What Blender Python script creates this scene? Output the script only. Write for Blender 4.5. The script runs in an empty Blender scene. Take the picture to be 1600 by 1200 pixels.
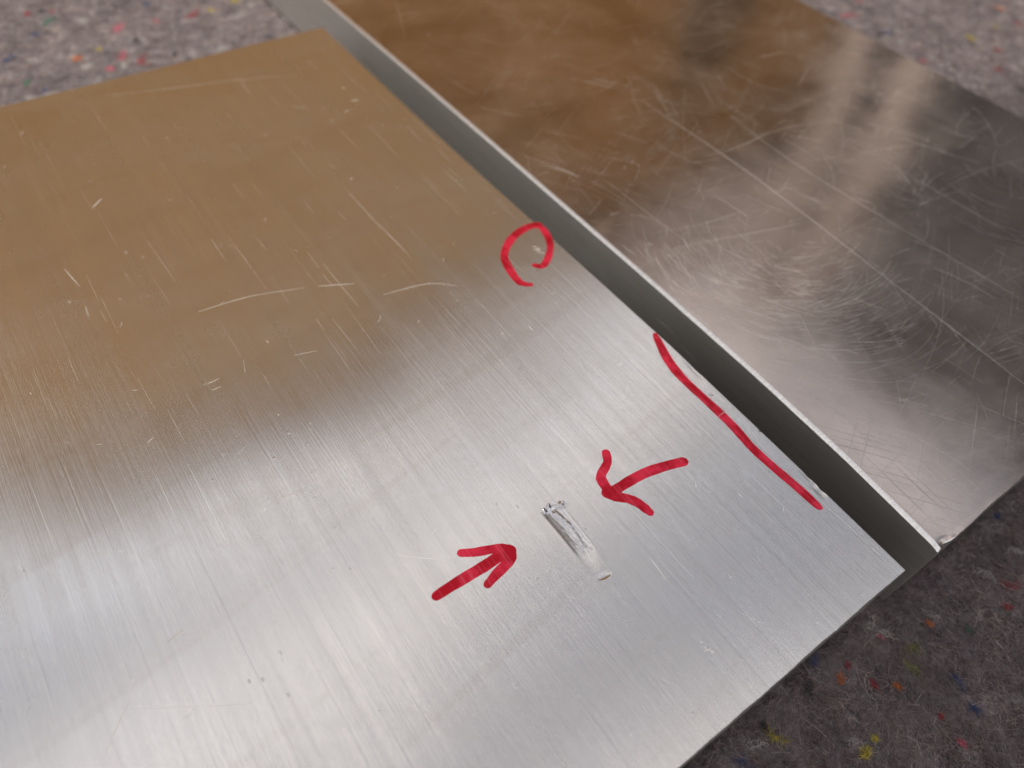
import bpy, bmesh, math, random
import numpy as np
from mathutils import Vector, Matrix
R = math.radians
MM = 0.001
sc = bpy.context.scene
COL = sc.collection

# ------------------------------------------------------------------ camera, sky, sun, exposure
FELT_Z = 0.006                       # top of the felt
TOP_Z = FELT_Z + 0.020               # top of both plates, 20 mm stock
cam_d = bpy.data.cameras.new("camera")
cam = bpy.data.objects.new("camera", cam_d); COL.objects.link(cam)
cx = Vector((0.8133393, -0.5787395, 0.0594953)); cy = Vector((-0.4207652, -0.6557678, -0.6268375)); cz = Vector((0.4017908, 0.4847980, -0.7768752))
mw = Matrix((( cx.x, -cy.x, -cz.x), (cx.y, -cy.y, -cz.y), (cx.z, -cy.z, -cz.z))).to_4x4()
mw.translation = Vector((-83.4512 * MM, -1.2116 * MM, 103.1226 * MM + TOP_Z))
cam.matrix_world = mw
cam_d.sensor_width = 36.0; cam_d.lens = 25.954
cam_d.clip_start = 0.005; cam_d.clip_end = 200.0
cam_d.dof.use_dof = True; cam_d.dof.focus_distance = 0.118; cam_d.dof.aperture_fstop = 14.0
sc.camera = cam

SUN_AZ, SUN_EL = 195.0, 38.0         # clockwise from +Y
world = bpy.data.worlds.new("World"); sc.world = world; world.use_nodes = True
wn, wl = world.node_tree.nodes, world.node_tree.links
wn.clear()
w_out = wn.new("ShaderNodeOutputWorld"); w_bg = wn.new("ShaderNodeBackground")
sky = wn.new("ShaderNodeTexSky"); sky.sky_type = 'NISHITA'; sky.sun_disc = False
sky.sun_elevation = R(SUN_EL); sky.sun_rotation = R(SUN_AZ); sky.dust_density = 2.5; sky.air_density = 1.2
w_tc = wn.new("ShaderNodeTexCoord"); w_no = wn.new("ShaderNodeTexNoise")
w_no.inputs['Scale'].default_value = 3.1; w_no.inputs['Detail'].default_value = 5.0; w_no.inputs['Roughness'].default_value = 0.55; w_no.inputs['Distortion'].default_value = 0.4
w_map = wn.new("ShaderNodeMapping"); w_map.inputs['Scale'].default_value = (1, 1, 2.3); w_map.inputs['Location'].default_value = (3.1, 1.7, 0.4)
w_rmp = wn.new("ShaderNodeValToRGB"); w_rmp.color_ramp.elements[0].color = (.08, .08, .08, 1); w_rmp.color_ramp.elements[0].position = 0.40; w_rmp.color_ramp.elements[1].position = 0.60
w_mix = wn.new("ShaderNodeMix"); w_mix.data_type = 'RGBA'
# thin bright cloud, warmer and cooler by turns
w_map2 = wn.new("ShaderNodeMapping"); w_map2.inputs['Location'].default_value = (7.3, 3.3, 5.0); w_no2 = wn.new("ShaderNodeTexNoise"); w_no2.inputs['Scale'].default_value = 1.9; w_no2.inputs['Detail'].default_value = 2.0
w_r2 = wn.new("ShaderNodeMapRange"); w_r2.inputs[1].default_value = 0.38; w_r2.inputs[2].default_value = 0.62
w_tint = wn.new("ShaderNodeMix"); w_tint.data_type = 'RGBA'; w_tint.inputs['A'].default_value = (14.6, 15.0, 16.2, 1); w_tint.inputs['B'].default_value = (17.6, 15.6, 14.0, 1)
wl.new(w_tc.outputs['Generated'], w_map2.inputs['Vector']); wl.new(w_map2.outputs[0], w_no2.inputs['Vector']); wl.new(w_no2.outputs['Fac'], w_r2.inputs[0])
wl.new(w_r2.outputs[0], w_tint.inputs['Factor']); wl.new(w_tint.outputs['Result'], w_mix.inputs['B'])
wl.new(w_tc.outputs['Generated'], w_map.inputs['Vector']); wl.new(w_map.outputs[0], w_no.inputs['Vector'])
wl.new(w_no.outputs['Fac'], w_rmp.inputs['Fac']); wl.new(w_rmp.outputs['Color'], w_mix.inputs['Factor'])
wl.new(sky.outputs['Color'], w_mix.inputs['A']); wl.new(w_mix.outputs['Result'], w_bg.inputs['Color'])
w_bg.inputs['Strength'].default_value = 0.085
wl.new(w_bg.outputs[0], w_out.inputs['Surface'])

sun_d = bpy.data.lights.new("sun", 'SUN'); sun_d.energy = 5.0; sun_d.angle = R(0.9); sun_d.color = (1.0, 0.93, 0.82)
sun = bpy.data.objects.new("sun", sun_d); COL.objects.link(sun)
sun_dir = Vector((math.sin(R(SUN_AZ)) * math.cos(R(SUN_EL)), math.cos(R(SUN_AZ)) * math.cos(R(SUN_EL)), math.sin(R(SUN_EL))))
sun.rotation_euler = sun_dir.to_track_quat('Z', 'Y').to_euler(); sun.location = sun_dir * 5

sc.view_settings.view_transform = 'Standard'; sc.view_settings.look = 'None'
sc.view_settings.exposure = 0.0; sc.view_settings.gamma = 1.0; sc.view_settings.use_curve_mapping = False
sc.render.engine = 'CYCLES'; sc.cycles.use_denoising = True
sc.cycles.max_bounces = 8; sc.cycles.sample_clamp_indirect = 6.0; sc.cycles.caustics_reflective = True

# ------------------------------------------------------------------ helpers
rng = np.random.default_rng(11); random.seed(5)

def mesh_np(name, verts, faces, smooth=False, col=None):
    """verts (N,3), faces (M,k) with one k for all; optional per-vertex colour."""
    verts = np.asarray(verts, dtype=np.float32); faces = np.asarray(faces, dtype=np.int32)
    me = bpy.data.meshes.new(name); M, k = faces.shape
    me.vertices.add(len(verts)); me.vertices.foreach_set("co", verts.ravel())
    me.loops.add(M * k); me.loops.foreach_set("vertex_index", faces.ravel())
    me.polygons.add(M); me.polygons.foreach_set("loop_start", np.arange(M, dtype=np.int32) * k)
    try: me.polygons.foreach_set("loop_total", np.full(M, k, dtype=np.int32))
    except Exception: pass
    if smooth: me.polygons.foreach_set("use_smooth", np.ones(M, dtype=bool))
    me.update(calc_edges=True)
    if col is not None:
        a = me.color_attributes.new("fibre_colour", 'FLOAT_COLOR', 'POINT')
        c4 = np.ones((len(verts), 4), dtype=np.float32); c4[:, :3] = col
        a.data.foreach_set("color", c4.ravel())
    me.validate()
    return me

def link(name, me, material, parent=None):
    o = bpy.data.objects.new(name, me); COL.objects.link(o)
    if material is not None and len(me.materials) == 0: me.materials.append(material)
    if parent is not None: o.parent = parent
    return o

def tag(o, label=None, category=None, group=None, kind=None):
    for k, v in (("label", label), ("category", category), ("group", group), ("kind", kind)):
        if v: o[k] = v
    return o

def empty(name, loc=(0, 0, 0)):
    o = bpy.data.objects.new(name, None); COL.objects.link(o); o.location = loc; o.empty_display_size = 0.01
    return o

def boxes_mesh(name, boxes):
    bm = bmesh.new()
    for (x0, y0, z0, x1, y1, z1) in boxes:
        v = [bm.verts.new(p) for p in ((x0,y0,z0),(x1,y0,z0),(x1,y1,z0),(x0,y1,z0),(x0,y0,z1),(x1,y0,z1),(x1,y1,z1),(x0,y1,z1))]
        for f in ((3,2,1,0),(4,5,6,7),(0,1,5,4),(1,2,6,5),(2,3,7,6),(3,0,4,7)): bm.faces.new([v[i] for i in f])
    me = bpy.data.meshes.new(name); bm.to_mesh(me); bm.free(); return me

class NT:
    """small node builder"""
    def __init__(self, name):
        self.m = bpy.data.materials.new(name); self.m.use_nodes = True
        self.n, self.l = self.m.node_tree.nodes, self.m.node_tree.links
        self.b = self.n["Principled BSDF"]; self.tc = self.n.new("ShaderNodeTexCoord")
    def sock(self, i, v):
        if hasattr(v, "is_output"): self.l.new(v, i)
        elif v is not None: i.default_value = v
    def set(self, **kw):
        for k, v in kw.items(): self.sock(self.b.inputs[k.replace('_', ' ')], v)
        return self
    def map(self, scale, rot=0.0, loc=(0, 0, 0), vec=None):
        """rotate in the plane first, then stretch"""
        a = self.n.new("ShaderNodeMapping"); a.vector_type = 'POINT'; a.inputs['Rotation'].default_value = (0, 0, R(rot)); a.inputs['Location'].default_value = loc
        self.l.new(vec or self.tc.outputs['Object'], a.inputs['Vector'])
        b = self.n.new("ShaderNodeMapping"); b.inputs['Scale'].default_value = scale
        self.l.new(a.outputs[0], b.inputs['Vector']); return b.outputs[0]
    def noise(self, vec, scale=1.0, detail=2.0, rough=0.5, dist=0.0, out='Fac'):
        a = self.n.new("ShaderNodeTexNoise"); a.inputs['Scale'].default_value = scale; a.inputs['Detail'].default_value = detail
        a.inputs['Roughness'].default_value = rough; a.inputs['Distortion'].default_value = dist
        self.l.new(vec, a.inputs['Vector']); return a.outputs[out]
    def voro(self, vec, scale=1.0, out='Distance', rnd=1.0):
        a = self.n.new("ShaderNodeTexVoronoi"); a.inputs['Scale'].default_value = scale; a.inputs['Randomness'].default_value = rnd
        self.l.new(vec, a.inputs['Vector']); return a.outputs[out]
    def math(self, op, a, b=None, c=None, clamp=False):
        n = self.n.new("ShaderNodeMath"); n.operation = op; n.use_clamp = clamp
        self.sock(n.inputs[0], a); self.sock(n.inputs[1], b); self.sock(n.inputs[2], c); return n.outputs[0]
    def ramp(self, v, lo, hi, a=0.0, b=1.0):
        n = self.n.new("ShaderNodeMapRange"); n.inputs[1].default_value = lo; n.inputs[2].default_value = hi; n.inputs[3].default_value = a; n.inputs[4].default_value = b
        self.l.new(v, n.inputs[0]); return n.outputs[0]
    def mix(self, f, a, b):
        n = self.n.new("ShaderNodeMix"); n.data_type = 'RGBA'
        self.sock(n.inputs['Factor'], f); self.sock(n.inputs['A'], a); self.sock(n.inputs['B'], b); return n.outputs['Result']
    def bump(self, h, dist, strength=1.0, normal=None):
        n = self.n.new("ShaderNodeBump"); n.inputs['Strength'].default_value = strength; n.inputs['Distance'].default_value = dist
        self.l.new(h, n.inputs['Height'])
        if normal is not None: self.l.new(normal, n.inputs['Normal'])
        return n.outputs[0]
    def vec(self, x, y, z):
        n = self.n.new("ShaderNodeCombineXYZ"); n.inputs[0].default_value, n.inputs[1].default_value, n.inputs[2].default_value = x, y, z; return n.outputs[0]
    def sep(self, v):
        n = self.n.new("ShaderNodeSeparateXYZ"); self.l.new(v, n.inputs[0]); return n.outputs

def rgb(r, g, b): return (r, g, b, 1.0)

# ------------------------------------------------------------------ materials
def mat_brushed():
    t = NT("brushed_aluminium")
    # grain runs along Y; fine and coarse lines, never quite straight
    s1 = t.noise(t.map((7000, 34, 200), rot=0.6), 1.0, 3.0, 0.65)
    s2 = t.noise(t.map((2600, 12, 100), rot=-0.5, loc=(.3, .1, 0)), 1.0, 4.0, 0.7)
    s3 = t.noise(t.map((420, 5, 60), rot=0.2, loc=(.7, .2, 0)), 1.0, 3.0, 0.6)
    h = t.math('ADD', t.math('MULTIPLY', s1, 0.7), t.math('ADD', t.math('MULTIPLY', s2, 1.2), t.math('MULTIPLY', s3, 1.2)))
    wav = t.noise(t.map((16, 11, 10)), 1.0, 1.0, 0.4)
    n = t.bump(wav, 0.0019)
    n = t.bump(h, 0.000036, 1.0, n)
    pits = t.ramp(t.voro(t.map((420, 300, 400)), 1.0), 0.02, 0.11, 1.0, 0.0)
    keep = t.ramp(t.noise(t.map((60, 45, 60)), 1.0, 3.0), 0.52, 0.66)
    pits = t.math('MULTIPLY', pits, keep)
    n = t.bump(pits, 0.00006, 1.0, n)
    # handling film: faint brown bands and blotches, long dark and light lines
    film = t.ramp(t.noise(t.map((26, 60, 30), rot=24, loc=(.4, .9, 0)), 1.0, 4.0, 0.6, 0.8), 0.42, 0.72)
    band = t.ramp(t.noise(t.map((9, 210, 30), rot=-8), 1.0, 2.0, 0.5, 0.6), 0.56, 0.68)
    c = t.mix(t.math('MULTIPLY', film, 0.5), rgb(.80, .795, .79), rgb(.73, .715, .69))
    c = t.mix(t.math('MULTIPLY', band, 0.22), c, rgb(.66, .62, .57))
    c = t.mix(t.ramp(s3, 0.34, 0.66, 0.0, 0.24), c, rgb(.62, .61, .61))
    dark = t.ramp(s2, 0.30, 0.42, 1.0, 0.0)
    c = t.mix(t.math('MULTIPLY', dark, 0.38), c, rgb(.52, .52, .55))
    lite = t.ramp(s2, 0.60, 0.72)
    c = t.mix(t.math('MULTIPLY', lite, 0.36), c, rgb(.92, .92, .91))
    rough = t.math('ADD', t.ramp(s3, 0.3, 0.7, 0.20, 0.27), t.math('MULTIPLY', film, 0.03))
    rough = t.math('ADD', rough, t.math('MULTIPLY', pits, 0.2))
    lite1 = t.math('MULTIPLY', t.ramp(s1, 0.58, 0.72), t.ramp(t.noise(t.map((40, 22, 20), loc=(.2, .5, 0)), 1.0, 3.0), 0.4, 0.65))
    dust = t.math('MULTIPLY', t.ramp(t.voro(t.map((260, 210, 260), loc=(.1, .2, 0)), 1.0), 0.03, 0.10, 1.0, 0.0), t.ramp(t.noise(t.map((45, 38, 40), loc=(.6, .1, 0)), 1.0, 3.0), 0.48, 0.60))
    dull = t.math('ADD', t.math('MULTIPLY', lite, 0.06), t.math('ADD', t.math('MULTIPLY', lite1, 0.10), t.math('ADD', t.math('MULTIPLY', dust, 0.2), t.math('MULTIPLY', film, 0.02))))
    metal = t.math('SUBTRACT', 0.99, dull, clamp=True)
    t.set(Base_Color=c, Metallic=metal, Roughness=rough, Specular_IOR_Level=0.3, Anisotropic=0.85, Tangent=t.vec(1, 0, 0), Normal=n)
    return t.m

def mat_scuffed():
    t = NT("scuffed_aluminium")
    h = None; tot = None
    for i, (rot, sx, sy, w) in enumerate(((28, 3000, 26, 1.0), (-36, 3600, 30, 1.0), (62, 2600, 22, .8), (-74, 3200, 34, .8), (4, 2400, 16, .7), (86, 3000, 40, .6))):
        warp = t.noise(t.map((14 + 3 * i, 16, 10), loc=(i * .37, 0, 0)), 1.0, 1.0, 0.5, 0, 'Color')
        v = t.n.new("ShaderNodeVectorMath"); v.operation = 'MULTIPLY_ADD'; t.l.new(warp, v.inputs[0]); v.inputs[1].default_value = (.002, .002, 0); t.l.new(t.tc.outputs['Object'], v.inputs[2])
        s = t.noise(t.map((sx, sy, 100), rot=rot, loc=(i * .213, i * .177, 0), vec=v.outputs[0]), 1.0, 2.0, 0.55)
        line = t.ramp(s, 0.62, 0.74)
        mask = t.ramp(t.noise(t.map((22, 26, 20), loc=(i * .7, i * .41, 0)), 1.0, 2.0), 0.44, 0.62)
        line = t.math('MULTIPLY', t.math('MULTIPLY', line, mask), w)
        h = line if h is None else t.math('ADD', h, line)
    h = t.math('MINIMUM', h, 1.4)
    wav = t.noise(t.map((11, 12, 10)), 1.0, 2.0, 0.5)
    n = t.bump(wav, 0.0012)
    n = t.bump(h, 0.000007, 1.0, n)
    cloud = t.ramp(t.noise(t.map((30, 36, 20), loc=(.2, .3, 0)), 1.0, 5.0, 0.62, 0.5), 0.36, 0.66)
    fine = t.ramp(t.noise(t.map((180, 150, 100)), 1.0, 4.0, 0.65), 0.35, 0.7)
    # a dried ring mark
    o = t.sep(t.map((1, 1, 1), loc=(-0.041, -0.130, 0)))
    rad = t.math('SQRT', t.math('ADD', t.math('POWER', o[0], 2.0), t.math('POWER', t.math('MULTIPLY', o[1], 0.82), 2.0)))
    ring = t.math('MULTIPLY', t.ramp(t.math('ABSOLUTE', t.math('SUBTRACT', rad, 0.021)), 0.0004, 0.0021, 1.0, 0.0), t.ramp(t.noise(t.map((50, 60, 20)), 1.0, 2.0), 0.40, 0.62))
    c = t.mix(cloud, rgb(.43, .37, .34), rgb(.59, .515, .47))
    c = t.mix(t.math('MULTIPLY', h, 0.35), c, rgb(.86, .83, .79))
    c = t.mix(t.math('MULTIPLY', ring, 0.10), c, rgb(.80, .80, .78))
    r = t.math('ADD', t.math('ADD', t.ramp(cloud, 0, 1, 0.13, 0.20), t.math('MULTIPLY', fine, 0.04)), t.math('ADD', t.math('MULTIPLY', h, 0.14), t.math('MULTIPLY', ring, 0.06)))
    veil = t.math('ADD', t.math('MULTIPLY', cloud, 0.022), t.math('ADD', t.math('MULTIPLY', h, 0.07), t.math('MULTIPLY', fine, 0.015)))
    t.set(Base_Color=c, Metallic=t.math('SUBTRACT', 0.995, veil, clamp=True), Specular_IOR_Level=0.3, Roughness=r, Normal=n)
    return t.m

def mat_side():
    t = NT("sawn_aluminium_side")
    s = t.noise(t.map((300, 60, 900)), 1.0, 4.0, 0.65)
    g = t.noise(t.map((1500, 1800, 4000), rot=0), 1.0, 3.0, 0.6)
    c = t.mix(t.ramp(s, 0.3, 0.7), rgb(.60, .595, .57), rgb(.69, .685, .66))
    n = t.bump(t.math('ADD', s, t.math('MULTIPLY', g, 0.15)), 0.00002)
    t.set(Base_Color=c, Metallic=1.0, Roughness=0.5, Normal=n)
    return t.m

def mat_bevel():
    t = NT("filed_bevel_aluminium")
    f = t.noise(t.map((300, 2600, 900), rot=9), 1.0, 3.0, 0.7)
    n = t.bump(f, 0.00012)
    c = t.mix(t.ramp(f, 0.35, 0.65), rgb(.72, .72, .71), rgb(.93, .93, .92))
    t.set(Base_Color=c, Metallic=1.0, Roughness=0.28, Normal=n)
    return t.m

def mat_bright(name, c, rough, bump=0.0):
    t = NT(name)
    n = t.noise(t.map((2500, 2500, 2500)), 1.0, 3.0, 0.6)
    t.set(Base_Color=t.mix(t.ramp(n, .3, .7), rgb(*[x * .85 for x in c]), rgb(*c)), Metallic=1.0, Roughness=rough)
    if bump: t.set(Normal=t.bump(n, bump))
    return t.m

def mat_ink():
    t = NT("red_marker_ink")
    s = t.noise(t.map((2600, 14, 100), rot=0.4), 1.0, 4.0, 0.7)
    s0 = t.noise(t.map((420, 5, 60), rot=0.2, loc=(.7, .2, 0)), 1.0, 3.0, 0.6)
    pool = t.noise(t.map((260, 260, 50)), 1.0, 3.0, 0.55)
    c = t.mix(t.ramp(pool, 0.42, 0.60), rgb(.54, .007, .024), rgb(.86, .034, .082))
    c = t.mix(t.math('MULTIPLY', t.ramp(s, 0.54, 0.70), 0.6), c, rgb(.86, .17, .24))
    n = t.bump(t.math('ADD', s, s0), 0.00003)
    t.set(Base_Color=c, Metallic=0.74, Roughness=0.38, Normal=n)
    return t.m

def mat_felt():
    t = NT("recycled_felt")
    a = t.noise(t.map((900, 900, 900)), 1.0, 5.0, 0.7)
    b = t.noise(t.map((240, 240, 240), loc=(.3, .1, 0)), 1.0, 4.0, 0.6, 0.6)
    c = t.mix(t.ramp(a, 0.3, 0.7), rgb(.045, .038, .040), rgb(.24, .215, .225))
    c = t.mix(t.ramp(b, 0.4, 0.62, 0.0, 0.6), c, rgb(.17, .15, .155))
    sp = t.voro(t.map((420, 420, 420)), 1.0, 'Color')
    sel = t.ramp(t.sep(sp)[0], 0.93, 0.95)
    c = t.mix(t.math('MULTIPLY', sel, 0.5), c, rgb(.30, .28, .28))
    t.set(Base_Color=c, Roughness=1.0, Specular_IOR_Level=0.1, Normal=t.bump(a, 0.0006))
    return t.m

def mat_fibre():
    t = NT("felt_fibre")
    a = t.n.new("ShaderNodeVertexColor"); a.layer_name = "fibre_colour"
    t.set(Base_Color=a.outputs['Color'], Roughness=0.7, Specular_IOR_Level=0.35)
    return t.m

def mat_plain(name, c, rough=0.8, var=0.25, scale=(30, 30, 30), spec=0.3):
    t = NT(name)
    n = t.noise(t.map(scale), 1.0, 4.0, 0.6)
    t.set(Base_Color=t.mix(t.ramp(n, .3, .7), rgb(*[x * (1 - var) for x in c]), rgb(*[min(1, x * (1 + var)) for x in c])), Roughness=rough, Specular_IOR_Level=spec, Normal=t.bump(n, 0.002))
    return t.m

M_BR, M_SC, M_SIDE, M_BEV, M_INK, M_FELT, M_FIB = mat_brushed(), mat_scuffed(), mat_side(), mat_bevel(), mat_ink(), mat_felt(), mat_fibre()
M_SCR = mat_bright("scratched_bare_metal", (.95, .93, .90), 0.40); M_SCR.node_tree.nodes["Principled BSDF"].inputs["Metallic"].default_value = 0.55
M_GOUGE = mat_bright("torn_bare_metal", (.70, .70, .71), 0.25, 0.000016)
def mat_timber():
    t = NT("orange_brown_timber")
    g_ = t.noise(t.map((14, 14, 1.2)), 1.0, 4.0, 0.6); w_ = t.noise(t.map((1.3, 1.3, 1.0), loc=(.3, .2, .6)), 1.0, 3.0, 0.55)
    c = t.mix(t.ramp(g_, .3, .7), rgb(.106, .052, .011), rgb(.198, .100, .023))
    c = t.mix(t.ramp(w_, .40, .64, 0.0, 0.60), c, rgb(.095, .066, .036))      # greyed by weather in patches
    t.set(Base_Color=c, Roughness=0.7, Specular_IOR_Level=0.3, Normal=t.bump(g_, 0.002)); return t.m
M_WOOD = mat_timber()
M_FASCIA = mat_plain("grey_painted_fascia", (.15, .132, .130), 0.6, 0.1)
M_WHITE = mat_plain("white_painted_post", (.72, .63, .59), 0.6, 0.08)
M_DARK = mat_plain("dark_grey_fence_stain", (.058, .057, .060), 0.8, 0.25, (12, 12, 1.5))
M_DKWOOD = mat_plain("dark_brown_post", (.05, .035, .022), 0.7, 0.2)
M_SHADE_WALL = mat_plain("shade_wall_render", (.32, .30, .28), 0.9, 0.15, (5, 5, 5))  # surface of the unseen wall added for shade
M_GROUND = mat_plain("concrete_paving", (.27, .26, .25), 0.9, 0.2, (8, 8, 8))
M_ROOF = mat_plain("grey_roof_sheet", (.10, .10, .105), 0.7, 0.15)

# measured positions on the plates and the felt, mm (plate corner = origin)
CIRCLE = [[(0.61, 96.51, 1.49), (-0.33, 96.78, 1.58), (-1.63, 97.01, 1.64), (-2.98, 96.95, 1.66), (-4.46, 96.67, 1.66), (-6.09, 96.14, 1.66), (-7.74, 95.35, 1.59), (-9.38, 94.22, 1.5), (-10.78, 92.99, 1.44), (-11.62, 91.96, 1.43), (-12.2, 90.79, 1.52), (-12.73, 89.15, 1.59), (-13.12, 87.34, 1.57), (-13.46, 85.41, 1.46), (-13.48, 83.72, 1.42), (-12.74, 82.69, 1.19), (-11.95, 82.11, 0.94)], [(0.47, 96.59, 1.21), (0.6, 95.82, 1.34), (0.63, 94.7, 1.39), (0.37, 93.31, 1.43), (-0.08, 91.87, 1.44), (-0.65, 90.62, 1.37), (-1.38, 89.47, 1.31), (-2.29, 88.36, 1.29), (-3.32, 87.35, 1.3), (-4.44, 86.42, 1.32), (-5.5, 85.72, 1.34), (-6.27, 85.38, 1.36), (-6.89, 85.37, 1.35), (-7.46, 85.86, 1.15), (-7.86, 86.4, 0.98)]]
LINE = [[(0.3, 58.2, 0.95), (-0.1, 57.1, 1.45), (-0.7, 55.55, 1.7), (-1.32, 54.05, 1.76), (-1.86, 52.49, 1.9), (-2.29, 50.87, 1.95), (-2.61, 49.2, 1.94), (-2.77, 47.5, 1.85), (-2.84, 45.75, 1.73), (-2.83, 43.96, 1.71), (-2.78, 42.07, 1.72), (-2.74, 40.0, 1.77), (-2.74, 37.86, 1.82), (-2.78, 35.7, 1.81), (-2.89, 33.59, 1.77), (-3.15, 31.62, 1.7), (-3.39, 29.69, 1.67), (-3.41, 27.75, 1.67), (-3.34, 25.86, 1.66), (-3.24, 24.05, 1.65), (-3.11, 22.29, 1.64), (-2.99, 20.53, 1.64), (-2.89, 18.81, 1.61), (-2.85, 16.99, 1.55), (-2.84, 15.54, 1.46), (-2.79, 15.04, 1.25), (-2.76, 14.95, 1.06)]]
ARROWR = [[(-25.4, 42.36, 1.48), (-25.78, 41.62, 1.52), (-26.39, 40.77, 1.49), (-27.37, 40.23, 1.55), (-28.34, 39.8, 1.58), (-28.93, 39.43, 1.63), (-29.33, 38.97, 1.77), (-29.57, 38.16, 1.82), (-29.69, 37.26, 1.76), (-29.73, 36.38, 1.71), (-29.72, 35.71, 1.66)], [(-15.48, 33.81, 1.74), (-16.96, 34.31, 1.79), (-18.92, 34.92, 1.82), (-20.81, 35.4, 1.86), (-22.68, 35.76, 1.87), (-24.43, 35.92, 1.82), (-26.03, 35.98, 1.8), (-27.43, 35.98, 1.77), (-28.63, 35.98, 1.79), (-29.66, 36.1, 1.76), (-30.35, 36.22, 1.7)], [(-30.36, 36.36, 1.71), (-30.07, 35.82, 1.77), (-29.6, 35.1, 1.82), (-28.85, 34.37, 1.76), (-28.09, 33.61, 1.7), (-27.61, 32.86, 1.71), (-27.27, 32.1, 1.7), (-27.05, 31.29, 1.64), (-26.92, 30.56, 1.56), (-26.83, 30.05, 1.42), (-26.79, 29.74, 1.31)]]
ARROWL = [[(-62.28, 36.89, 1.46), (-61.3, 36.92, 1.56), (-59.92, 36.95, 1.67), (-58.38, 36.93, 1.74), (-56.79, 36.91, 1.79), (-55.33, 36.87, 1.81), (-53.97, 36.85, 1.81), (-52.84, 36.87, 1.82), (-51.75, 36.91, 1.82), (-50.38, 36.96, 1.78), (-49.28, 37.0, 1.74)], [(-55.64, 40.58, 1.26), (-54.94, 40.14, 1.36), (-53.96, 39.57, 1.47), (-52.82, 39.08, 1.48), (-51.69, 38.61, 1.48), (-50.77, 38.22, 1.47), (-50.02, 37.81, 1.49), (-49.45, 37.22, 1.59), (-49.1, 36.72, 1.69)], [(-55.12, 34.2, 1.25), (-54.3, 34.46, 1.39), (-53.22, 34.78, 1.56), (-52.24, 34.99, 1.64), (-51.29, 35.2, 1.67), (-50.38, 35.46, 1.68), (-49.66, 35.79, 1.65), (-49.34, 36.33, 1.64), (-49.23, 36.81, 1.59)]]
SCRA= [[(-69.88, 109.45), (-60.27, 108.3), (-50.53, 104.95)], [(-48.2, 104.14), (-41.52, 100.85)], [(-38.23, 95.18), (-29.41, 93.33), (-24.71, 89.55)], [(-61.88, 192.08), (-49.69, 188.63), (-30.11, 183.33), (-17.3, 178.38)], [(-75.54, 92.11), (-74.23, 91.96), (-72.71, 92.01)], [(-96.06, 51.57), (-94.74, 52.06), (-93.63, 51.95)], [(-107.83, 41.43), (-105.19, 44.52), (-102.32, 47.26)], [(-63.85, 45.57), (-57.94, 40.62)], [(-24.86, 165.99), (-22.1, 162.73)], [(-102.44, 45.62), (-89.83, 37.72)], [(-74.92, 90.2), (-73.23, 90.13)], [(-75.77, 64.45), (-69.86, 63.3)], [(-87.22, 134.09), (-86.1, 127.48)], [(-59.55, 89.99), (-55.7, 88.83)], [(-3.69, 37.2), (-2.19, 37.4), (-0.72, 36.45)], [(-56.78, 36.29), (-57.36, 33.71)], [(-32.04, 24.04), (-32.48, 19.96)]]
SCRB= [[(55.12, 124.06), (56.15, 83.48), (53.74, 41.04), (51.95, 10.48)], [(9.18, 93.89), (13.8, 88.77)], [(21.33, 66.86), (26.49, 65.31), (33.45, 62.92)], [(89.11, 126.27), (88.75, 118.41), (89.79, 110.43)], [(70.86, 106.16), (69.37, 87.01), (70.07, 65.64), (73.69, 23.19)], [(22.96, 85.82), (33.07, 62.2), (41.92, 32.44)], [(16.79, 113.26), (19.27, 105.34)], [(19.23, 75.49), (51.8, 65.75)], [(23.68, 104.76), (24.97, 69.56)], [(90.36, 71.54), (92.06, 35.52)]]
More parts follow.
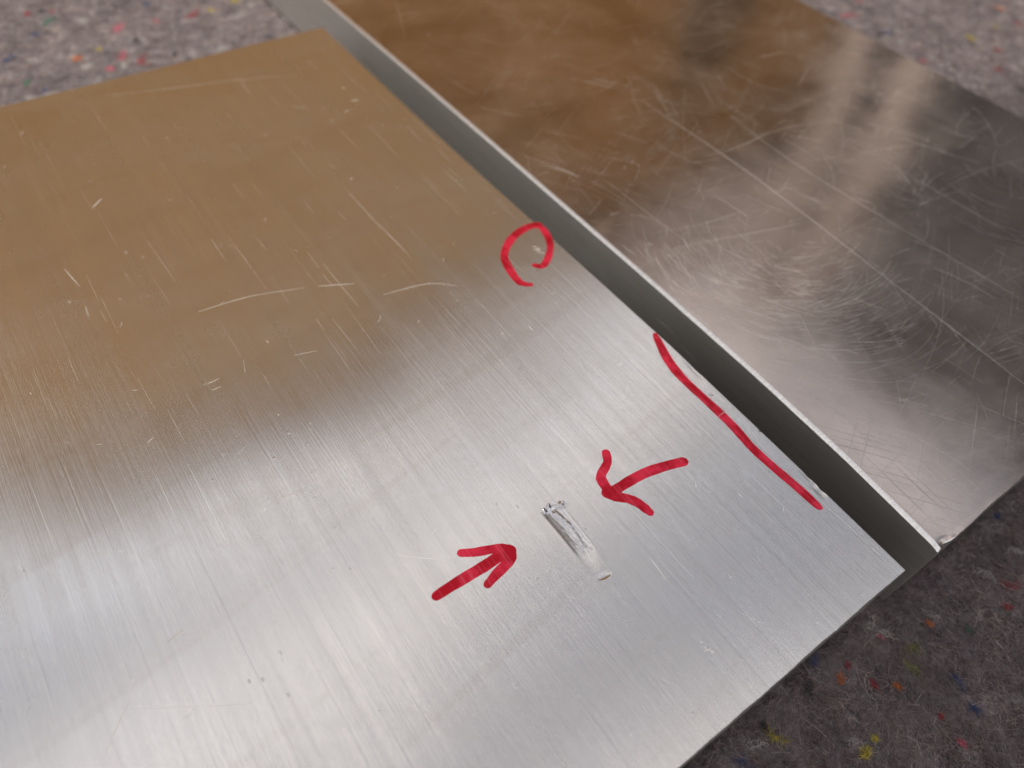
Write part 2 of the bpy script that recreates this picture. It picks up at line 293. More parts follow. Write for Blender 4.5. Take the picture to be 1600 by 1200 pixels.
TUFTS= [(-64.3, 289.1, 'red'), (-57.2, 287.6, 'red'), (-42.5, 267.4, 'pink'), (-51.3, 256.9, 'yellow'), (-58.8, 253.3, 'orange'), (-47.0, 249.4, 'pink'), (-52.0, 242.5, 'pink'), (-65.5, 275.2, 'blue'), (-59.7, 282.3, 'green'), (-39.9, 256.3, 'black'), (-31.9, 243.1, 'black'), (-18.6, 265.1, 'red'), (-29.7, 268.1, 'pink'), (-11.5, 266.3, 'yellow'), (-1.8, 240.8, 'black'), (-74.9, 246.9, 'green'), (-71.5, 240.4, 'blue'), (0.9, 262.8, 'white'), (-2.1, 268.1, 'yellow'), (-49.8, 278.8, 'white'), (-70.4, 259.7, 'white'), (-47.9, 243.1, 'white'), (-18.0, 239.5, 'white'), (-57.5, 246.8, 'white'), (-59.9, 289.0, 'black'), (-11.6, 272.5, 'black'), (-76.6, 264.0, 'blue'), (-28.5, 281.4, 'blue'), (7.9, 249.0, 'white'), (-42.6, 243.5, 'red'), (205.2, 158.3, 'red'), (238.8, 118.7, 'yellow'), (221.5, 117.7, 'yellow'), (221.8, 107.3, 'red'), (207.2, 98.8, 'red'), (254.3, 126.6, 'orange'), (190.6, 136.5, 'black'), (198.6, 134.3, 'white'), (194.8, 136.4, 'blue'), (249.5, 133.8, 'black'), (189.6, 117.1, 'pink'), (250.1, 115.2, 'red'), (266.5, 124.9, 'white'), (202.1, 86.1, 'black'), (191.8, 153.0, 'pink'), (191.6, 106.5, 'white'), (-7.8, -4.8, 'red'), (-8.7, -7.0, 'white'), (10.4, -8.4, 'orange'), (1.4, -4.9, 'pink'), (4.7, -9.4, 'olive'), (1.6, -11.7, 'olive'), (15.4, -12.9, 'green'), (6.4, -17.3, 'blue'), (-3.2, -11.7, 'orange'), (-6.4, -9.3, 'red'), (-26.6, -5.5, 'yellow'), (-13.3, -14.6, 'yellow'), (-16.1, -15.2, 'yellow'), (-16.3, -12.8, 'white'), (1.7, -2.6, 'white'), (11.9, -7.9, 'white'), (29.4, -12.4, 'red'), (25.5, -14.7, 'red'), (-11.9, -1.0, 'blue'), (-33.1, -4.9, 'blue'), (-2.0, -23.3, 'pink'), (4.3, -21.4, 'blue'), (28.1, -8.7, 'white'), (-30.5, -4.0, 'white'), (-0.8, -18.9, 'red'), (19.4, -12.7, 'white'), (-26.5, -3.4, 'black'), (41.4, -3.1, 'blue'), (-16.7, -3.4, 'black'), (37.7, -9.9, 'white'), (-10.4, -5.4, 'orange'), (2.3, -4.7, 'white')]

# ------------------------------------------------------------------ large structure: ground, shed wall mirrored in the plates, posts, fence, unseen wall added for shade
g = mesh_np("ground", [(-60, -60, 0), (60, -60, 0), (60, 60, 0), (-60, 60, 0)], [(0, 1, 2, 3)])
tag(link("ground", g, M_GROUND), kind="structure")

shed = tag(empty("timber_shed"), "orange-brown timber shed gable standing ahead, mirrored in the far half of both plates", "shed")
shed.location = (2.55 * math.sin(R(10)), 2.55 * math.cos(R(10)), 0); shed.rotation_euler = (0, 0, R(-10))
SX0, SX1 = -2.2, 3.12
def board_top(u): return 3.12 - 0.20 * (-0.1 - u) if u < -0.1 else 3.12 - 0.36 * (u + 0.1)      # where the brown boards end under the bargeboard
def shed_top(u): return board_top(u) + 0.36 + (0.0 if u < -0.1 else 0.17 * (u + 0.1))
bm = bmesh.new(); u = SX0; i = 0
while u < SX1 - 1e-6:
    u1 = min(u + 0.145, SX1); d = random.uniform(-.004, .004)
    for a, b, dd in ((u + .006, u1 - .006, d),):
        v = [bm.verts.new(p) for p in ((a, dd, 0), (b, dd, 0), (b, dd, shed_top(b)), (a, dd, shed_top(a)), (a, .05, 0), (b, .05, 0), (b, .05, shed_top(b)), (a, .05, shed_top(a)))]
        for f in ((0, 1, 2, 3), (5, 4, 7, 6), (4, 0, 3, 7), (1, 5, 6, 2), (3, 2, 6, 7)): bm.faces.new([v[k] for k in f])
    v = [bm.verts.new(p) for p in ((u, .02, 0), (u1, .02, 0), (u1, .02, shed_top(u1)), (u, .02, shed_top(u)))]
    u = u1
me = bpy.data.meshes.new("wall"); bm.to_mesh(me); bm.free()
link("wall", me, M_WOOD, shed)
link("frame", boxes_mesh("frame", [(SX0, .052, 0, SX1, 2.4, 1.82)]), M_DKWOOD, shed)
def slope(name, u0, u1, y0, y1, dz0, dz1, m, low=shed_top):
    bm = bmesh.new(); v = []
    for uu in (u0, u1):
        for yy in (y0, y1):
            for dz in (dz0, dz1): v.append(bm.verts.new((uu, yy, (low(uu) if dz == dz0 else shed_top(uu)) + dz)))
    for f in ((0, 1, 3, 2), (4, 6, 7, 5), (0, 4, 5, 1), (2, 3, 7, 6), (1, 5, 7, 3), (0, 2, 6, 4)): bm.faces.new([v[k] for k in f])
    bmesh.ops.recalc_face_normals(bm, faces=bm.faces)
    me = bpy.data.meshes.new(name); bm.to_mesh(me); bm.free(); link(name, me, m, shed)
slope("fascia", SX0 - .1, -0.1, -.12, -.09, 0.0, .06, M_FASCIA, board_top); slope("fascia", -0.1, SX1 + .1, -.12, -.09, 0.0, .06, M_FASCIA, board_top)
slope("roof", SX0 - .1, -0.1, -.089, 2.5, .01, .05, M_ROOF); slope("roof", -0.1, SX1 + .1, -.089, 2.5, .01, .05, M_ROOF)

def at_az(az, d): return Vector((d * math.sin(R(az)), d * math.cos(R(az)), 0))
def post(az, d, w, h, m, label, group=None):
    me = boxes_mesh("post", [(-w / 2, -w / 2, 0.0, w / 2, w / 2, h), (-w / 2 - .012, -w / 2 - .012, h + .0005, w / 2 + .012, w / 2 + .012, h + .03)])
    o = link("timber_post", me, m); o.location = at_az(az, d); o.rotation_euler = (0, 0, R(-az))
    tag(o, label, "post", group)
post(60.8, 1.75, .032, 1.55, M_WHITE, "white painted post mirrored as the left pale streak in the right plate")
post(65.2, 1.75, .046, 1.38, M_WHITE, "white painted post mirrored as the right pale streak in the right plate")
post(50.3, 2.3, .105, 1.12, M_DKWOOD, "short dark brown post mirrored against the brown reflection in the right plate")

fence = tag(empty("dark_fence"), "tall dark grey board fence mirrored in the right end of the right plate", "fence")
fence.location = at_az(76, 2.6); fence.rotation_euler = (0, 0, R(-78))
bd = boxes_mesh("board", [(-.07, -.012, 0.0, .07, .012, 2.42)])
for k in range(26):
    o = link("board", bd, M_DARK, fence); o.location = ((k - 4.6) * .148, random.uniform(-.004, .004), random.uniform(-.02, .02) + .03)
link("rail", boxes_mesh("rail", [(-.75, .0165, .5, 3.1, .06, .59), (-.75, .0165, 1.9, 3.1, .06, 1.99)]), M_DARK, fence)

wl_ = tag(empty("added_shade_wall"), "unseen pale wall added behind the viewer to shade the near felt", "wall")  # added out of view only to block the sun from the near felt
link("wall", boxes_mesh("wall", [(-2.2, -1.75, 0, 3.2, -1.5, 1.20)]), M_SHADE_WALL, wl_)
link("shade_wall_cap", boxes_mesh("shade_wall_cap", [(-2.25, -1.78, 1.2005, 3.25, -1.47, 1.26)]), M_SHADE_WALL, wl_)

# ------------------------------------------------------------------ felt blanket
def vnoise(x, y, cell, seed):
    """smooth value noise, mm in, 0..1 out"""
    r = np.random.default_rng(seed); T = r.random((257, 257))
    fx, fy = x / cell, y / cell; ix = np.floor(fx).astype(int); iy = np.floor(fy).astype(int)
    tx, ty = fx - ix, fy - iy; tx = tx * tx * (3 - 2 * tx); ty = ty * ty * (3 - 2 * ty)
    a = T[ix % 256, iy % 256]; b = T[(ix + 1) % 256, iy % 256]; c = T[ix % 256, (iy + 1) % 256]; d = T[(ix + 1) % 256, (iy + 1) % 256]
    return (a * (1 - tx) + b * tx) * (1 - ty) + (c * (1 - tx) + d * tx) * ty
def felt_h(x, y):
    """height of the felt in mm over its mean; pressed flat under the plates"""
    h = (vnoise(x, y, 9.0, 1) - .5) * 1.2 + (vnoise(x, y, 3.1, 2) - .5) * 0.9 + (vnoise(x, y, 1.2, 3) - .5) * .35
    inside = ((x > -172) & (x < 1) & (y > -1) & (y < 200)) | ((x > 7) & (x < 143) & (y > -2) & (y < 332))
    return np.where(inside, -1.2, h)
blanket = tag(empty("felt_blanket"), "grey recycled felt moving blanket with coloured fibres lying under both metal plates", "blanket")
xs = np.concatenate([np.arange(-320, -100, 4.), np.arange(-100, 60, .8), np.arange(60, 176, 4.), np.arange(176, 290, .9), np.arange(290, 421, 4.)])
ys = np.concatenate([np.arange(-220, -44, 4.), np.arange(-44, 4, .8), np.arange(4, 70, 4.), np.arange(70, 320, .9), np.arange(320, 521, 4.)])
X, Y = np.meshgrid(xs, ys, indexing='ij'); Z = felt_h(X, Y) + FELT_Z * 1000
nx, ny = X.shape; idx = np.arange(nx * ny).reshape(nx, ny)
q = np.stack([idx[:-1, :-1], idx[1:, :-1], idx[1:, 1:], idx[:-1, 1:]], -1).reshape(-1, 4)
V = np.stack([X, Y, Z], -1).reshape(-1, 3)
rim = np.concatenate([idx[:, 0], idx[-1, 1:], idx[-2::-1, -1], idx[0, -2:0:-1]]); k0 = len(V)
low = V[rim].copy(); low[:, 2] = 1.0; V = np.concatenate([V, low]); n_r = len(rim); ar = np.arange(n_r)
q = np.concatenate([q, np.stack([rim, k0 + ar, k0 + (ar + 1) % n_r, rim[(ar + 1) % n_r]], -1)])
link("felt_sheet", mesh_np("felt_sheet", V * MM, q, True), M_FELT, blanket)

def fibres(px, py, pz, length, width, hump, col, rg, seg=5, curl=1.0):
    """curved ribbons; all arrays per fibre, in mm"""
    N = len(px); th = rg.random(N) * 2 * np.pi; kap = rg.normal(0, 1.0, N) * curl; kap2 = rg.normal(0, 1.6, N) * curl
    P = np.zeros((N, seg + 1, 3)); p = np.stack([px, py], 1).astype(float)
    for s in range(seg + 1):
        t = s / seg
        P[:, s, :2] = p; P[:, s, 2] = pz + hump * np.sin(np.pi * np.clip(t * 1.05, 0, 1)) + rg.normal(0, .03, N)
        a = th + kap * t + kap2 * t * t
        p = p + np.stack([np.cos(a), np.sin(a)], 1) * (length / seg)[:, None]
    d = np.gradient(P, axis=1); d /= np.linalg.norm(d, axis=2)[:, :, None] + 1e-9
    up = rg.normal(0, 1, (N, 1, 3)); sd = np.cross(d, up); sd /= np.linalg.norm(sd, axis=2)[:, :, None] + 1e-9
    tap = np.array([.6] + [1.0] * (seg - 1) + [.25])[None, :, None]
    A = P + sd * width[:, None, None] * .5 * tap; B = P - sd * width[:, None, None] * .5 * tap
    VV = np.stack([A, B], 2).reshape(N, -1, 3); b = (np.arange(N) * (seg + 1) * 2)[:, None]
    F = np.stack([np.stack([b[:, 0] + 2 * s, b[:, 0] + 2 * s + 1, b[:, 0] + 2 * s + 3, b[:, 0] + 2 * s + 2], -1) for s in range(seg)], 1).reshape(-1, 4)
    C = np.repeat(col, (seg + 1) * 2, axis=0)
    return VV.reshape(-1, 3), F, C
PAL = np.array([(.21, .185, .19), (.30, .27, .275), (.14, .12, .125), (.055, .048, .052), (.42, .39, .39), (.19, .15, .13), (.13, .11, .15), (.055, .06, .12), (.16, .04, .05), (.40, .38, .36), (.24, .17, .08), (.02, .02, .022)])
PW = np.array([24, 18, 17, 10, 9, 8, 7, 3, 3, 3.5, 2, 4]); PW = PW / PW.sum(); CP = np.cumsum(PW)
def felt_zone(x0, x1, y0, y1, N, wid, inside, rg):
    x = rg.uniform(x0, x1, N); y = rg.uniform(y0, y1, N); k = inside(x, y); x, y = x[k], y[k]; N = len(x)
    f = vnoise(x + 500, y + 500, 2.2, 7) * .55 + vnoise(x + 500, y + 500, 5.5, 8) * .45
    f = np.clip((f - .5) * 1.9 + .5, 0, .999)
    pick = np.where(rg.random(N) < .55, f, rg.random(N))
    c = PAL[np.minimum(np.searchsorted(CP, pick), len(PAL) - 1)] * rg.uniform(.75, 1.25, N)[:, None]
    tone = .62 + .75 * vnoise(x + 300, y + 300, 3.4, 9)
    c = c * tone[:, None] * np.array([.98, .89, .86])
    ln = rg.gamma(3.0, .75, N) + .6; w = wid * rg.uniform(.6, 1.5, N)
    return fibres(x, y, felt_h(x, y) + FELT_Z * 1000 - .05, ln, w, rg.gamma(1.6, .13, N), np.clip(c, 0, .9), rg)
out_A = lambda x, y: ~(((x > -171) & (x < .5) & (y > -.5) & (y < 199.5)) | ((x > 7.5) & (x < 142.5) & (y > -1.2) & (y < 331)))
for (x0, x1, y0, y1, N, w, seed) in ((-62, 70, -46, 3, 120000, .027, 21), (-130, 16, 196, 335, 62000, .085, 22), (142, 300, 60, 200, 62000, .085, 23)):
    VV, F, C = felt_zone(x0, x1, y0, y1, N, w, out_A, np.random.default_rng(seed))
    tag(link("felt_fibres", mesh_np("felt_fibres", VV * MM, F, True, C), M_FIB, blanket), kind="stuff")

TCOL = dict(red=(.42, .022, .035), pink=(.72, .16, .23), yellow=(.62, .50, .03), orange=(.72, .20, .035), green=(.05, .24, .13), blue=(.035, .075, .22), black=(.012, .012, .016), white=(.56, .53, .51), olive=(.26, .27, .05))
tuft_me = {}
def tuft_mesh(color, v):
    if (color, v) in tuft_me: return tuft_me[(color, v)]
    rg = np.random.default_rng(100 + v * 17 + len(color)); N = 110
    long_ = color in ("white", "olive") or v == 2
    sx, sy = ((1.5, .28) if long_ else (.60, .36))
    t = rg.normal(0, 1, N); bend = rg.uniform(-.35, .35)
    x = np.clip(t, -1.6, 1.6) * sx; y = rg.normal(0, 1, N) * sy * .8 + bend * x * x
    c = (np.array(TCOL[color]) * .80 + np.array([.03, .027, .028]))[None] * rg.uniform(.55, 1.2, N)[:, None]
    VV, F, C = fibres(x, y, rg.uniform(-.05, .35, N), rg.uniform(.8, 2.0, N) * (1.25 if long_ else .8), rg.uniform(.03, .065, N), rg.uniform(.05, .35, N), np.clip(c, 0, .95), rg, 4, 1.3)
    tuft_me[(color, v)] = me = mesh_np("fibre_tuft", VV * MM, F, True, C); me.materials.append(M_FIB); return me
rt = np.random.default_rng(77)
spots = list(TUFTS)
names = list(TCOL)
for _ in range(14):
    z = rt.integers(0, 3); b = ((-58, 62, -40, -2), (-110, 6, 203, 320), (146, 285, 66, 180))[z]
    spots.append((rt.uniform(b[0], b[1]), rt.uniform(b[2], b[3]), names[rt.choice(len(names), p=[.10, .12, .05, .05, .06, .18, .20, .20, .04])], .5))
for i, s in enumerate(spots):
    x, y, c = s[:3]; k = s[3] if len(s) > 3 else 1.0
    k *= .95 if y > 50 else .72
    o = link("fibre_tuft", tuft_mesh(c, i % 3), None, blanket)
    o.location = (x * MM, y * MM, FELT_Z + float(felt_h(np.array([x]), np.array([y]))[0]) * MM + .0002)
    o.rotation_euler = (rt.normal(0, .15), rt.normal(0, .15), rt.uniform(0, 6.28)); k *= rt.uniform(.8, 1.2); o.scale = (k, k, k)

# ------------------------------------------------------------------ plates
def smooth(a, b, v): t = np.clip((v - a) / (b - a), 0, 1); return t * t * (3 - 2 * t)
def plate(parent, xs, ys, left, right, near, far, ch, top_fn, thick, mats):
    """slab with a gridded top.  left/right: x(y), near/far: y(x) in mm; ch: bevel (left, right, near, far).
    Local z = 0 at the top."""
    X, Y = np.meshgrid(xs, ys, indexing='ij')
    U = (X - xs[0]) / (xs[-1] - xs[0]); W = (Y - ys[0]) / (ys[-1] - ys[0])
    def place(inset):
        l = left(Y) + ch[0] * inset; r = right(Y) - ch[1] * inset
        # keep the grid where it is away from the edges
        xx = X + (l - xs[0]) * np.clip(1 - (X - xs[0]) / 25., 0, 1) + (r - xs[-1]) * np.clip(1 - (xs[-1] - X) / 25., 0, 1)
        n = near(X) + ch[2] * inset; f = far(X) - ch[3] * inset
        yy = Y + (n - ys[0]) * np.clip(1 - (Y - ys[0]) / 25., 0, 1) + (f - ys[-1]) * np.clip(1 - (ys[-1] - Y) / 25., 0, 1)
        return xx, yy
    xx, yy = place(1.0); zz = top_fn(xx, yy)
    nx, ny = X.shape; idx = np.arange(nx * ny).reshape(nx, ny)
    V = np.stack([xx, yy, zz], -1).reshape(-1, 3)
    q = np.stack([idx[:-1, :-1], idx[1:, :-1], idx[1:, 1:], idx[:-1, 1:]], -1).reshape(-1, 4)
    rim = np.concatenate([idx[:, 0], idx[-1, 1:], idx[-2::-1, -1], idx[0, -2:0:-1]])
    x0, y0 = place(0.0); out = np.stack([x0, y0], -1).reshape(-1, 2)[rim]
    # bevel depth per rim vertex
    gx = X.reshape(-1)[rim]; gy = Y.reshape(-1)[rim]
    dep = np.zeros(len(rim))
    dep = np.maximum(dep, np.where(gx == xs[0], ch[0], 0)); dep = np.maximum(dep, np.where(gx == xs[-1], ch[1], 0))
    dep = np.maximum(dep, np.where(gy == ys[0], ch[2], 0)); dep = np.maximum(dep, np.where(gy == ys[-1], ch[3], 0))
    n_r = len(rim); ar = np.arange(n_r); nxt = (ar + 1) % n_r
    top = link("top_face", mesh_np("top_face", V * MM, q, True), mats[0], parent)
    if len(mats) > 3:                                       # metal freshly torn, no brushed grain
        cz_ = V[q][:, :, :2].mean(1); tz = (39.0 - cz_[:, 1]) / 10.0
        inn = (np.abs(cz_[:, 0] + 39.75) < 1.58 - .10 * np.clip(tz, 0, 1)) & (tz > -.02) & (tz < .86 + .06 * np.sin(cz_[:, 0] * 5))
        inn |= (((cz_[:, 0] + 39.9) / 1.30) ** 2 + ((cz_[:, 1] - 25.55 + .12 * (cz_[:, 0] + 39.9)) / .50) ** 2) < 1
        inn |= seg_dist(cz_[:, 0], cz_[:, 1], [(-41.1, 38.75), (-40.0, 39.15), (-38.3, 38.7), (-37.5, 38.75)])[0] < .5
        top.data.materials.append(mats[3]); top.data.polygons.foreach_set("material_index", inn.astype(np.int32))
    # bevel strip
    RV = V[rim]; LV = np.concatenate([out, (RV[:, 2] - dep)[:, None]], 1)
    LV[:, :2] += rng.normal(0, .012, (n_r, 2))
    mid = RV + (LV - RV) * np.array([.62, .62, .36]); mid[:, 2] += rng.normal(0, .01, n_r)
    bv = np.concatenate([RV, mid, LV]); bq = np.stack([ar, n_r + ar, n_r + nxt, nxt], -1); bq = np.concatenate([bq, bq + n_r])
    link("chamfered_edge", mesh_np("chamfered_edge", bv * MM, bq), mats[1], parent)
    BV = LV.copy(); BV[:, 2] = -thick
    sv = np.concatenate([LV, BV, [[BV[:, 0].mean(), BV[:, 1].mean(), -thick]]]); sq = np.stack([ar, n_r + ar, n_r + nxt, nxt], -1)
    tri = np.stack([n_r + nxt, n_r + ar, np.full(n_r, 2 * n_r), np.full(n_r, 2 * n_r)], -1)
    me = mesh_np("side_face", sv * MM, sq); link("side_face", me, mats[2], parent)
    bf = bpy.data.meshes.new("underside"); bf.from_pydata([tuple(p) for p in BV * MM], [], [tuple(ar[::-1])]); bf.update()
    link("underside", bf, mats[2], parent)
    return top

def seg_dist(x, y, pts):
    """distance to a polyline and how far along it (0..1)"""
    best = np.full(x.shape, 1e9); al = np.zeros(x.shape); n = len(pts) - 1
    for i in range(n):
        ax, ay = pts[i]; bx, by = pts[i + 1]; dx, dy = bx - ax, by - ay
        t = np.clip(((x - ax) * dx + (y - ay) * dy) / (dx * dx + dy * dy), 0, 1)
        d = np.hypot(x - ax - t * dx, y - ay - t * dy); k = d < best
        best = np.where(k, d, best); al = np.where(k, (i + t) / n, al)
    return best, al

# --- left plate: brushed, marked, gouged
A = tag(empty("aluminium_plate", (0, 0, TOP_Z)), "brushed aluminium plate in front at left, with red marker arrows pointing at a gouge", "metal plate", "aluminium plates lying on the felt")
EAy = np.array([-1, 0, 24.8, 54.3, 87.4, 113.1, 149.7, 199.3]); EAx = np.array([-.1, -.1, .52, 1.0, .6, .1, -.2, .1])
jn = lambda x, a, s: (vnoise(x + 700, x * 0 + s, 3.3, s) - .5) * a + (vnoise(x + 700, x * 0 + s, 11., s + 1) - .5) * a * 1.4
gx = np.concatenate([np.arange(-170, -64, 3.), np.arange(-64, -44, 1.), np.arange(-44, -34.9, .12), np.arange(-34.8, -6, 1.), np.arange(-6, 0.001, .2)]); gx[-1] = 0
gy = np.concatenate([np.arange(0, 22, 1.), np.arange(22, 42, .14), np.arange(42, 199, 1.8), [199.0]])
def gouge(x, y):
    z = np.zeros_like(x)
    # tool channel: runs down Y, widest near its head
    t = (39.0 - y) / 10.0; on = smooth(-.05, .05, t) * (1 - smooth(.45, 1.28, t))
    c = -39.75 + .05 * np.sin(t * 3); w = 1.62 - .10 * np.clip(t, 0, 1)
    u = (x - c) / w
    prof = np.clip(1 - np.abs(u) ** 1.4, 0, None)
    z -= .40 * prof * on
    # torn ridge inside the channel
    d, a = seg_dist(x, y, [(-39.5, 38.3), (-39.0, 35.5), (-39.15, 32.8), (-39.4, 30.6), (-39.4, 28.9)])
    z += .05 * (vnoise(x * 9 + 900, y * .9 + 900, 1.5, 39) + .6 * vnoise(x * 5 + 900, y * 4 + 900, 1.5, 40) - .8) * on * np.clip(1.2 - np.abs(u), 0, 1)
    z += (.22 + .26 * vnoise(x * 4 + 900, y * 3 + 900, 1.6, 42)) * np.exp(-(d / (.42 - .30 * a)) ** 2) * smooth(0, .05, a + .03) * (1 - a) * smooth(-.02, .06, t)
    # rolled lips beside it
    z += .05 * np.exp(-((np.abs(u) - 1.1) / .14) ** 2) * on
    # chatter near the tail
    z += .006 * np.sin(y * 7.5 + 2.2 * vnoise(x * 3 + 500, y + 500, 1.0, 35)) * prof * smooth(.45, .75, t) * (1 - smooth(.9, 1.1, t))
    # ragged head
    d, a = seg_dist(x, y, [(-41.1, 38.75), (-40.0, 39.15), (-38.3, 38.7), (-37.5, 38.75)])
    z += (.20 * (vnoise(x * 6 + 900, y * 6 + 900, 3.4, 31) - .25)) * np.exp(-(d / .5) ** 2)
    # crescent dimple at the tail
    u = (x + 39.9) / 1.30; v = (y - 25.55 + .12 * (x + 39.9)) / .50
    z -= .17 * np.clip(1 - u * u - v * v, 0, None)
    z += .015 * np.exp(-((np.hypot(u, v) - 1.12) / .12) ** 2)
    # chips along the right edge
    for (ex, ey, r, dp) in ((-.1, 17.0, .95, .36), (.3, 20.3, .75, .30), (-.9, 41.5, .45, .10), (.5, 47.5, .6, .20), (.6, 31.0, .45, .16), (.3, 63.0, .5, .2)):
        d = np.hypot((x - ex) / r, (y - ey) / (r * .75)) + .35 * (vnoise(x * 5 + 900, y * 5 + 900, 1.6, 37) - .5)
        z -= dp * smooth(0, .75, 1 - d) * (.7 + .6 * vnoise(x * 8 + 900, y * 8 + 900, 1.5, 38))
    return z
plate(A, gx, gy, lambda y: y * 0 - 170., lambda y: np.interp(y, EAy, EAx), lambda x: jn(x, .14, 41), lambda x: 199.1 + jn(x, .1, 43), (.1, .16, .10, .12), gouge, 20.0, (M_BR, M_BEV, M_SIDE, M_GOUGE))

def stroke_mesh(name, strokes, lift):
    bm = bmesh.new()
    for k, S in enumerate(strokes):
        z = lift + .004 * k; P = [Vector((a, b)) for a, b, _ in S]; Wd = [c for _, _, c in S]; n = len(P); L, Rr = [], []
        for i in range(n):
            d = (P[min(i + 1, n - 1)] - P[max(i - 1, 0)]).normalized(); nn = Vector((-d.y, d.x)); e = 1 + .035 * math.sin(i * 2.3 + k)
            L.append(P[i] + nn * Wd[i] * .5 * e); Rr.append(P[i] - nn * Wd[i] * .5 * e)
        def cap(i, sgn):
            d = (P[1] - P[0]).normalized() if i == 0 else (P[-1] - P[-2]).normalized()
            nn = Vector((-d.y, d.x)); r = Wd[i] * .5
            return [P[i] + (nn * math.cos(t) * sgn + d * (-1 if i == 0 else 1) * math.sin(t)) * r * (1 if i else 1) for t in np.linspace(0, math.pi, 8)[1:-1]]
        ring = L + cap(n - 1, 1) + Rr[::-1] + cap(0, -1)
        vs = [bm.verts.new((p.x * MM, p.y * MM, z * MM)) for p in ring]
        bm.faces.new(vs)
    bmesh.ops.triangulate(bm, faces=bm.faces)
    for f in bm.faces:
        if f.normal.z < 0: f.normal_flip()
    me = bpy.data.meshes.new(name); bm.to_mesh(me); bm.free(); return me
def clip_x(S, lim=.55):
    return [(min(x, lim - w * .30), y, w) for x, y, w in S]
link("marker_loop", stroke_mesh("marker_loop", [[(a, b, c * 1.15) for a, b, c in S] for S in CIRCLE], .015), M_INK, A)
link("marker_line", stroke_mesh("marker_line", LINE, .015), M_INK, A)
link("marker_arrow", stroke_mesh("marker_arrow", ARROWR, .015), M_INK, A)
link("marker_arrow", stroke_mesh("marker_arrow", ARROWL, .015), M_INK, A)

def scratch_mesh(name, lines, rg, lift=.012):
    """hair-thin ribbons with tapered ends; lines: (points mm, width mm)"""
    VV, FF = [], []; b = 0
    for pts, w in lines:
        P = np.array(pts, float); m = 3 * (len(P) - 1) + 1; tt = np.linspace(0, len(P) - 1, m)
        if len(P) > 2:
            i = np.clip(tt.astype(int), 0, len(P) - 2); f = (tt - i)[:, None]
            p0, p1, p2, p3 = P[np.maximum(i - 1, 0)], P[i], P[i + 1], P[np.minimum(i + 2, len(P) - 1)]
            Q = .5 * (2 * p1 + (p2 - p0) * f + (2 * p0 - 5 * p1 + 4 * p2 - p3) * f ** 2 + (3 * p1 - 3 * p2 + p3 - p0) * f ** 3)
        else: Q = P[0] + (P[-1] - P[0]) * np.linspace(0, 1, m)[:, None]
        d = np.gradient(Q, axis=0); d /= np.linalg.norm(d, axis=1)[:, None] + 1e-9; nn = np.stack([-d[:, 1], d[:, 0]], 1)
        ww = w * (.25 + .75 * np.sin(np.pi * np.clip(np.linspace(.06, .94, m), 0, 1))) * rg.uniform(.6, 1.2, m)
        Lf, Rt = Q + nn * ww[:, None] / 2, Q - nn * ww[:, None] / 2; tilt = np.clip(rg.normal(0, .22), -.42, .42) * ww
        VV += [np.column_stack([Lf, lift + np.abs(tilt) + tilt]), np.column_stack([Rt, lift + np.abs(tilt) - tilt])]
        for i in range(m - 1): FF.append((b + i, b + m + i, b + m + i + 1, b + i + 1))
        b += 2 * m
    return mesh_np(name, np.concatenate(VV) * MM, FF)
rs = np.random.default_rng(5)
for i, s in enumerate(SCRA):
    link("scratch", scratch_mesh("scratch", [(s, .06 if i == 3 else .12 if i < 6 else .09)], rs), M_SCR, A)
# faint nicks and flecks all over
L = []
for _ in range(80):
    x, y = rs.uniform(-130, -2), rs.uniform(4, 195); a = rs.uniform(-.6, 2.2); l = rs.gamma(1.3, .7) + .15
    L.append((((x, y), (x + l * math.cos(a) * .5, y + l * math.sin(a) * .5 + rs.normal(0, .1)), (x + l * math.cos(a), y + l * math.sin(a))), rs.uniform(.03, .08) * (1.4 if rs.random() < .12 else .8)))
for _ in range(150):
    x, y = rs.uniform(-130, -1), rs.uniform(3, 180); l = rs.uniform(2, 18); a = rs.normal(0, .02)
    L.append((((x, y), (x + a * l, y + l)), rs.uniform(.012, .030)))
tag(link("fine_scratches", scratch_mesh("fine_scratches", L, rs, .008), M_SCR, A), kind="stuff")
L = [(((-4.2 + rs.normal(0, .5), 90 + rs.normal(0, .8)), (-3.9 + rs.normal(0, .5), 89.4 + rs.normal(0, .8))), rs.uniform(.08, .2)) for _ in range(6)]
link("paint_fleck", scratch_mesh("paint_fleck", L, rs), M_SCR, A)

def curl_mesh(l, w, rad, n=7):
    """a peeled chip: bent strip with thickness"""
    V, F = [], []
    for i in range(n):
        a = i / (n - 1) * l / rad; ww = w * (1 - .55 * (i / (n - 1)) ** 2)
        for rr in (rad, rad - .06):
            for sg in (-1, 1): V.append((rad * 0 + rr * math.sin(a), sg * ww / 2, rad - rr * math.cos(a)))
    for i in range(n - 1):
        b = 4 * i
        F += [(b, b + 4, b + 5, b + 1), (b + 2, b + 3, b + 7, b + 6), (b, b + 2, b + 6, b + 4), (b + 1, b + 5, b + 7, b + 3)]
    F += [(0, 1, 3, 2), (4 * n - 4, 4 * n - 2, 4 * n - 1, 4 * n - 3)]
    return mesh_np("metal_burr", np.array(V) * MM, F, False)
for (x, y, l, w, rad, a) in ((-40.75, 38.85, 1.0, .8, .8, 100), (-39.9, 39.35, .8, .9, .9, 60), (-38.0, 38.75, .75, .5, .55, 20), (-39.3, 38.6, .5, .5, .6, 250)):
    o = link("metal_burr", curl_mesh(l, w, rad), M_GOUGE, A); o.location = (x * MM, y * MM, -.03 * MM); o.rotation_euler = (R(8), 0, R(a))

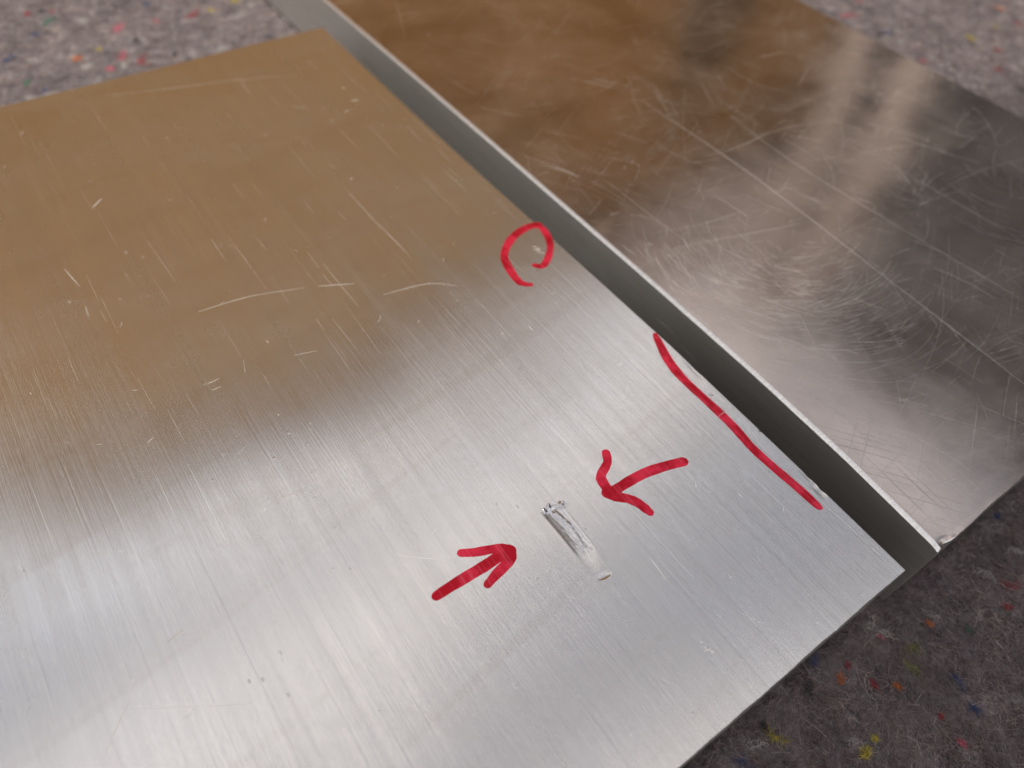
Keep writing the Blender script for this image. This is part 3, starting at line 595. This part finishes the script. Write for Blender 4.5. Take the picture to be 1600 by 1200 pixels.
# --- right plate: scuffed, bevelled
B = tag(empty("aluminium_plate", (0, 0, TOP_Z)), "dull scuffed aluminium plate at right, with a bright silvery edge and swirling scratches", "metal plate", "aluminium plates lying on the felt")
EBy = np.array([-2, -.7, 19.1, 40.7, 73.4, 94.4, 132.4, 165.9, 214.1, 331]); EBx = np.array([7.45, 7.5, 8.9, 9.6, 9.75, 9.6, 9.4, 9.1, 8.4, 7.4])
bx = np.concatenate([np.arange(7.5, 14, .25), np.arange(14, 142, 2.), [142.3]]); by = np.concatenate([np.arange(-1, 4, .25), np.arange(4, 330, 2.), [330.]])
def dent(x, y):
    d = np.hypot((x - 9.2) / 2.0, (y + 1.1) / 1.1)
    z = -.50 * np.exp(-d * d * 1.6)
    z += .05 * np.exp(-((y + .9) / .35) ** 2) * (vnoise(x + 40, y + 40, 2.2, 61))
    return z
plate(B, bx, by, lambda y: np.interp(y, EBy, EBx), lambda y: y * 0 + 142.3, lambda x: -1.15 + jn(x, .42, 51) + .35 * np.exp(-((x - 9.0) / 1.2) ** 2), lambda x: x * 0 + 330., (.60, .25, .12, .3), dent, 20.0, (M_SC, M_BEV, M_SIDE))
for s in SCRB: link("scratch", scratch_mesh("scratch", [(s, .034)], rs, .010), M_SCR, B)
L = []
for _ in range(760):      # arcs swept round one spot
    cxy = (45 + rs.normal(0, 5), 62 + rs.normal(0, 6)); r = rs.uniform(9, 34); a0 = rs.uniform(2.4, 4.7); da = rs.gamma(2, .13)
    L.append(([(cxy[0] + r * math.cos(a), cxy[1] + r * math.sin(a) * .9) for a in np.linspace(a0, a0 + da, 5)], rs.uniform(.012, .030) * (1.6 if rs.random() < .10 else 1)))
for _ in range(800):
    x, y = rs.uniform(12, 138), rs.uniform(2, 200); l = rs.gamma(2, 4.5); a = rs.choice([.5, -1.1, 1.9, 0.05]) + rs.normal(0, .22); k = rs.normal(0, .010)
    if rs.random() > (1.0 if y < 110 else .4): continue
    L.append(([(x + l * s * math.cos(a + k * s * l), y + l * s * math.sin(a + k * s * l)) for s in (0, .33, .66, 1)], rs.uniform(.010, .026) * (1.7 if rs.random() < .06 else 1)))
L = [(p, w) for p, w in L if all(10.8 < a < 141 and .6 < b < 325 for a, b in p)]
tag(link("fine_scratches", scratch_mesh("fine_scratches", L, rs, .006), M_SCR, B), kind="stuff")
# two bright score marks on the side face towards the gap
def side_scratch(pts):
    P = np.array(pts, float); VV = []
    for y, z in P: VV.append((float(np.interp(y, EBy, EBx)) - .02, y, z))
    VV = np.array(VV); up = VV.copy(); up[:, 2] += np.array([.02, .16, .02]); n = len(P)
    me = mesh_np("scratch", np.concatenate([VV, up]) * MM, [(i, n + i, n + i + 1, i + 1) for i in range(n - 1)]); link("scratch", me, M_SCR, B)
side_scratch([(66.5, -7.4), (63.5, -7.2), (60, -7.3)]); side_scratch([(58.5, -8.4), (55.5, -8.6), (52.5, -8.9)])
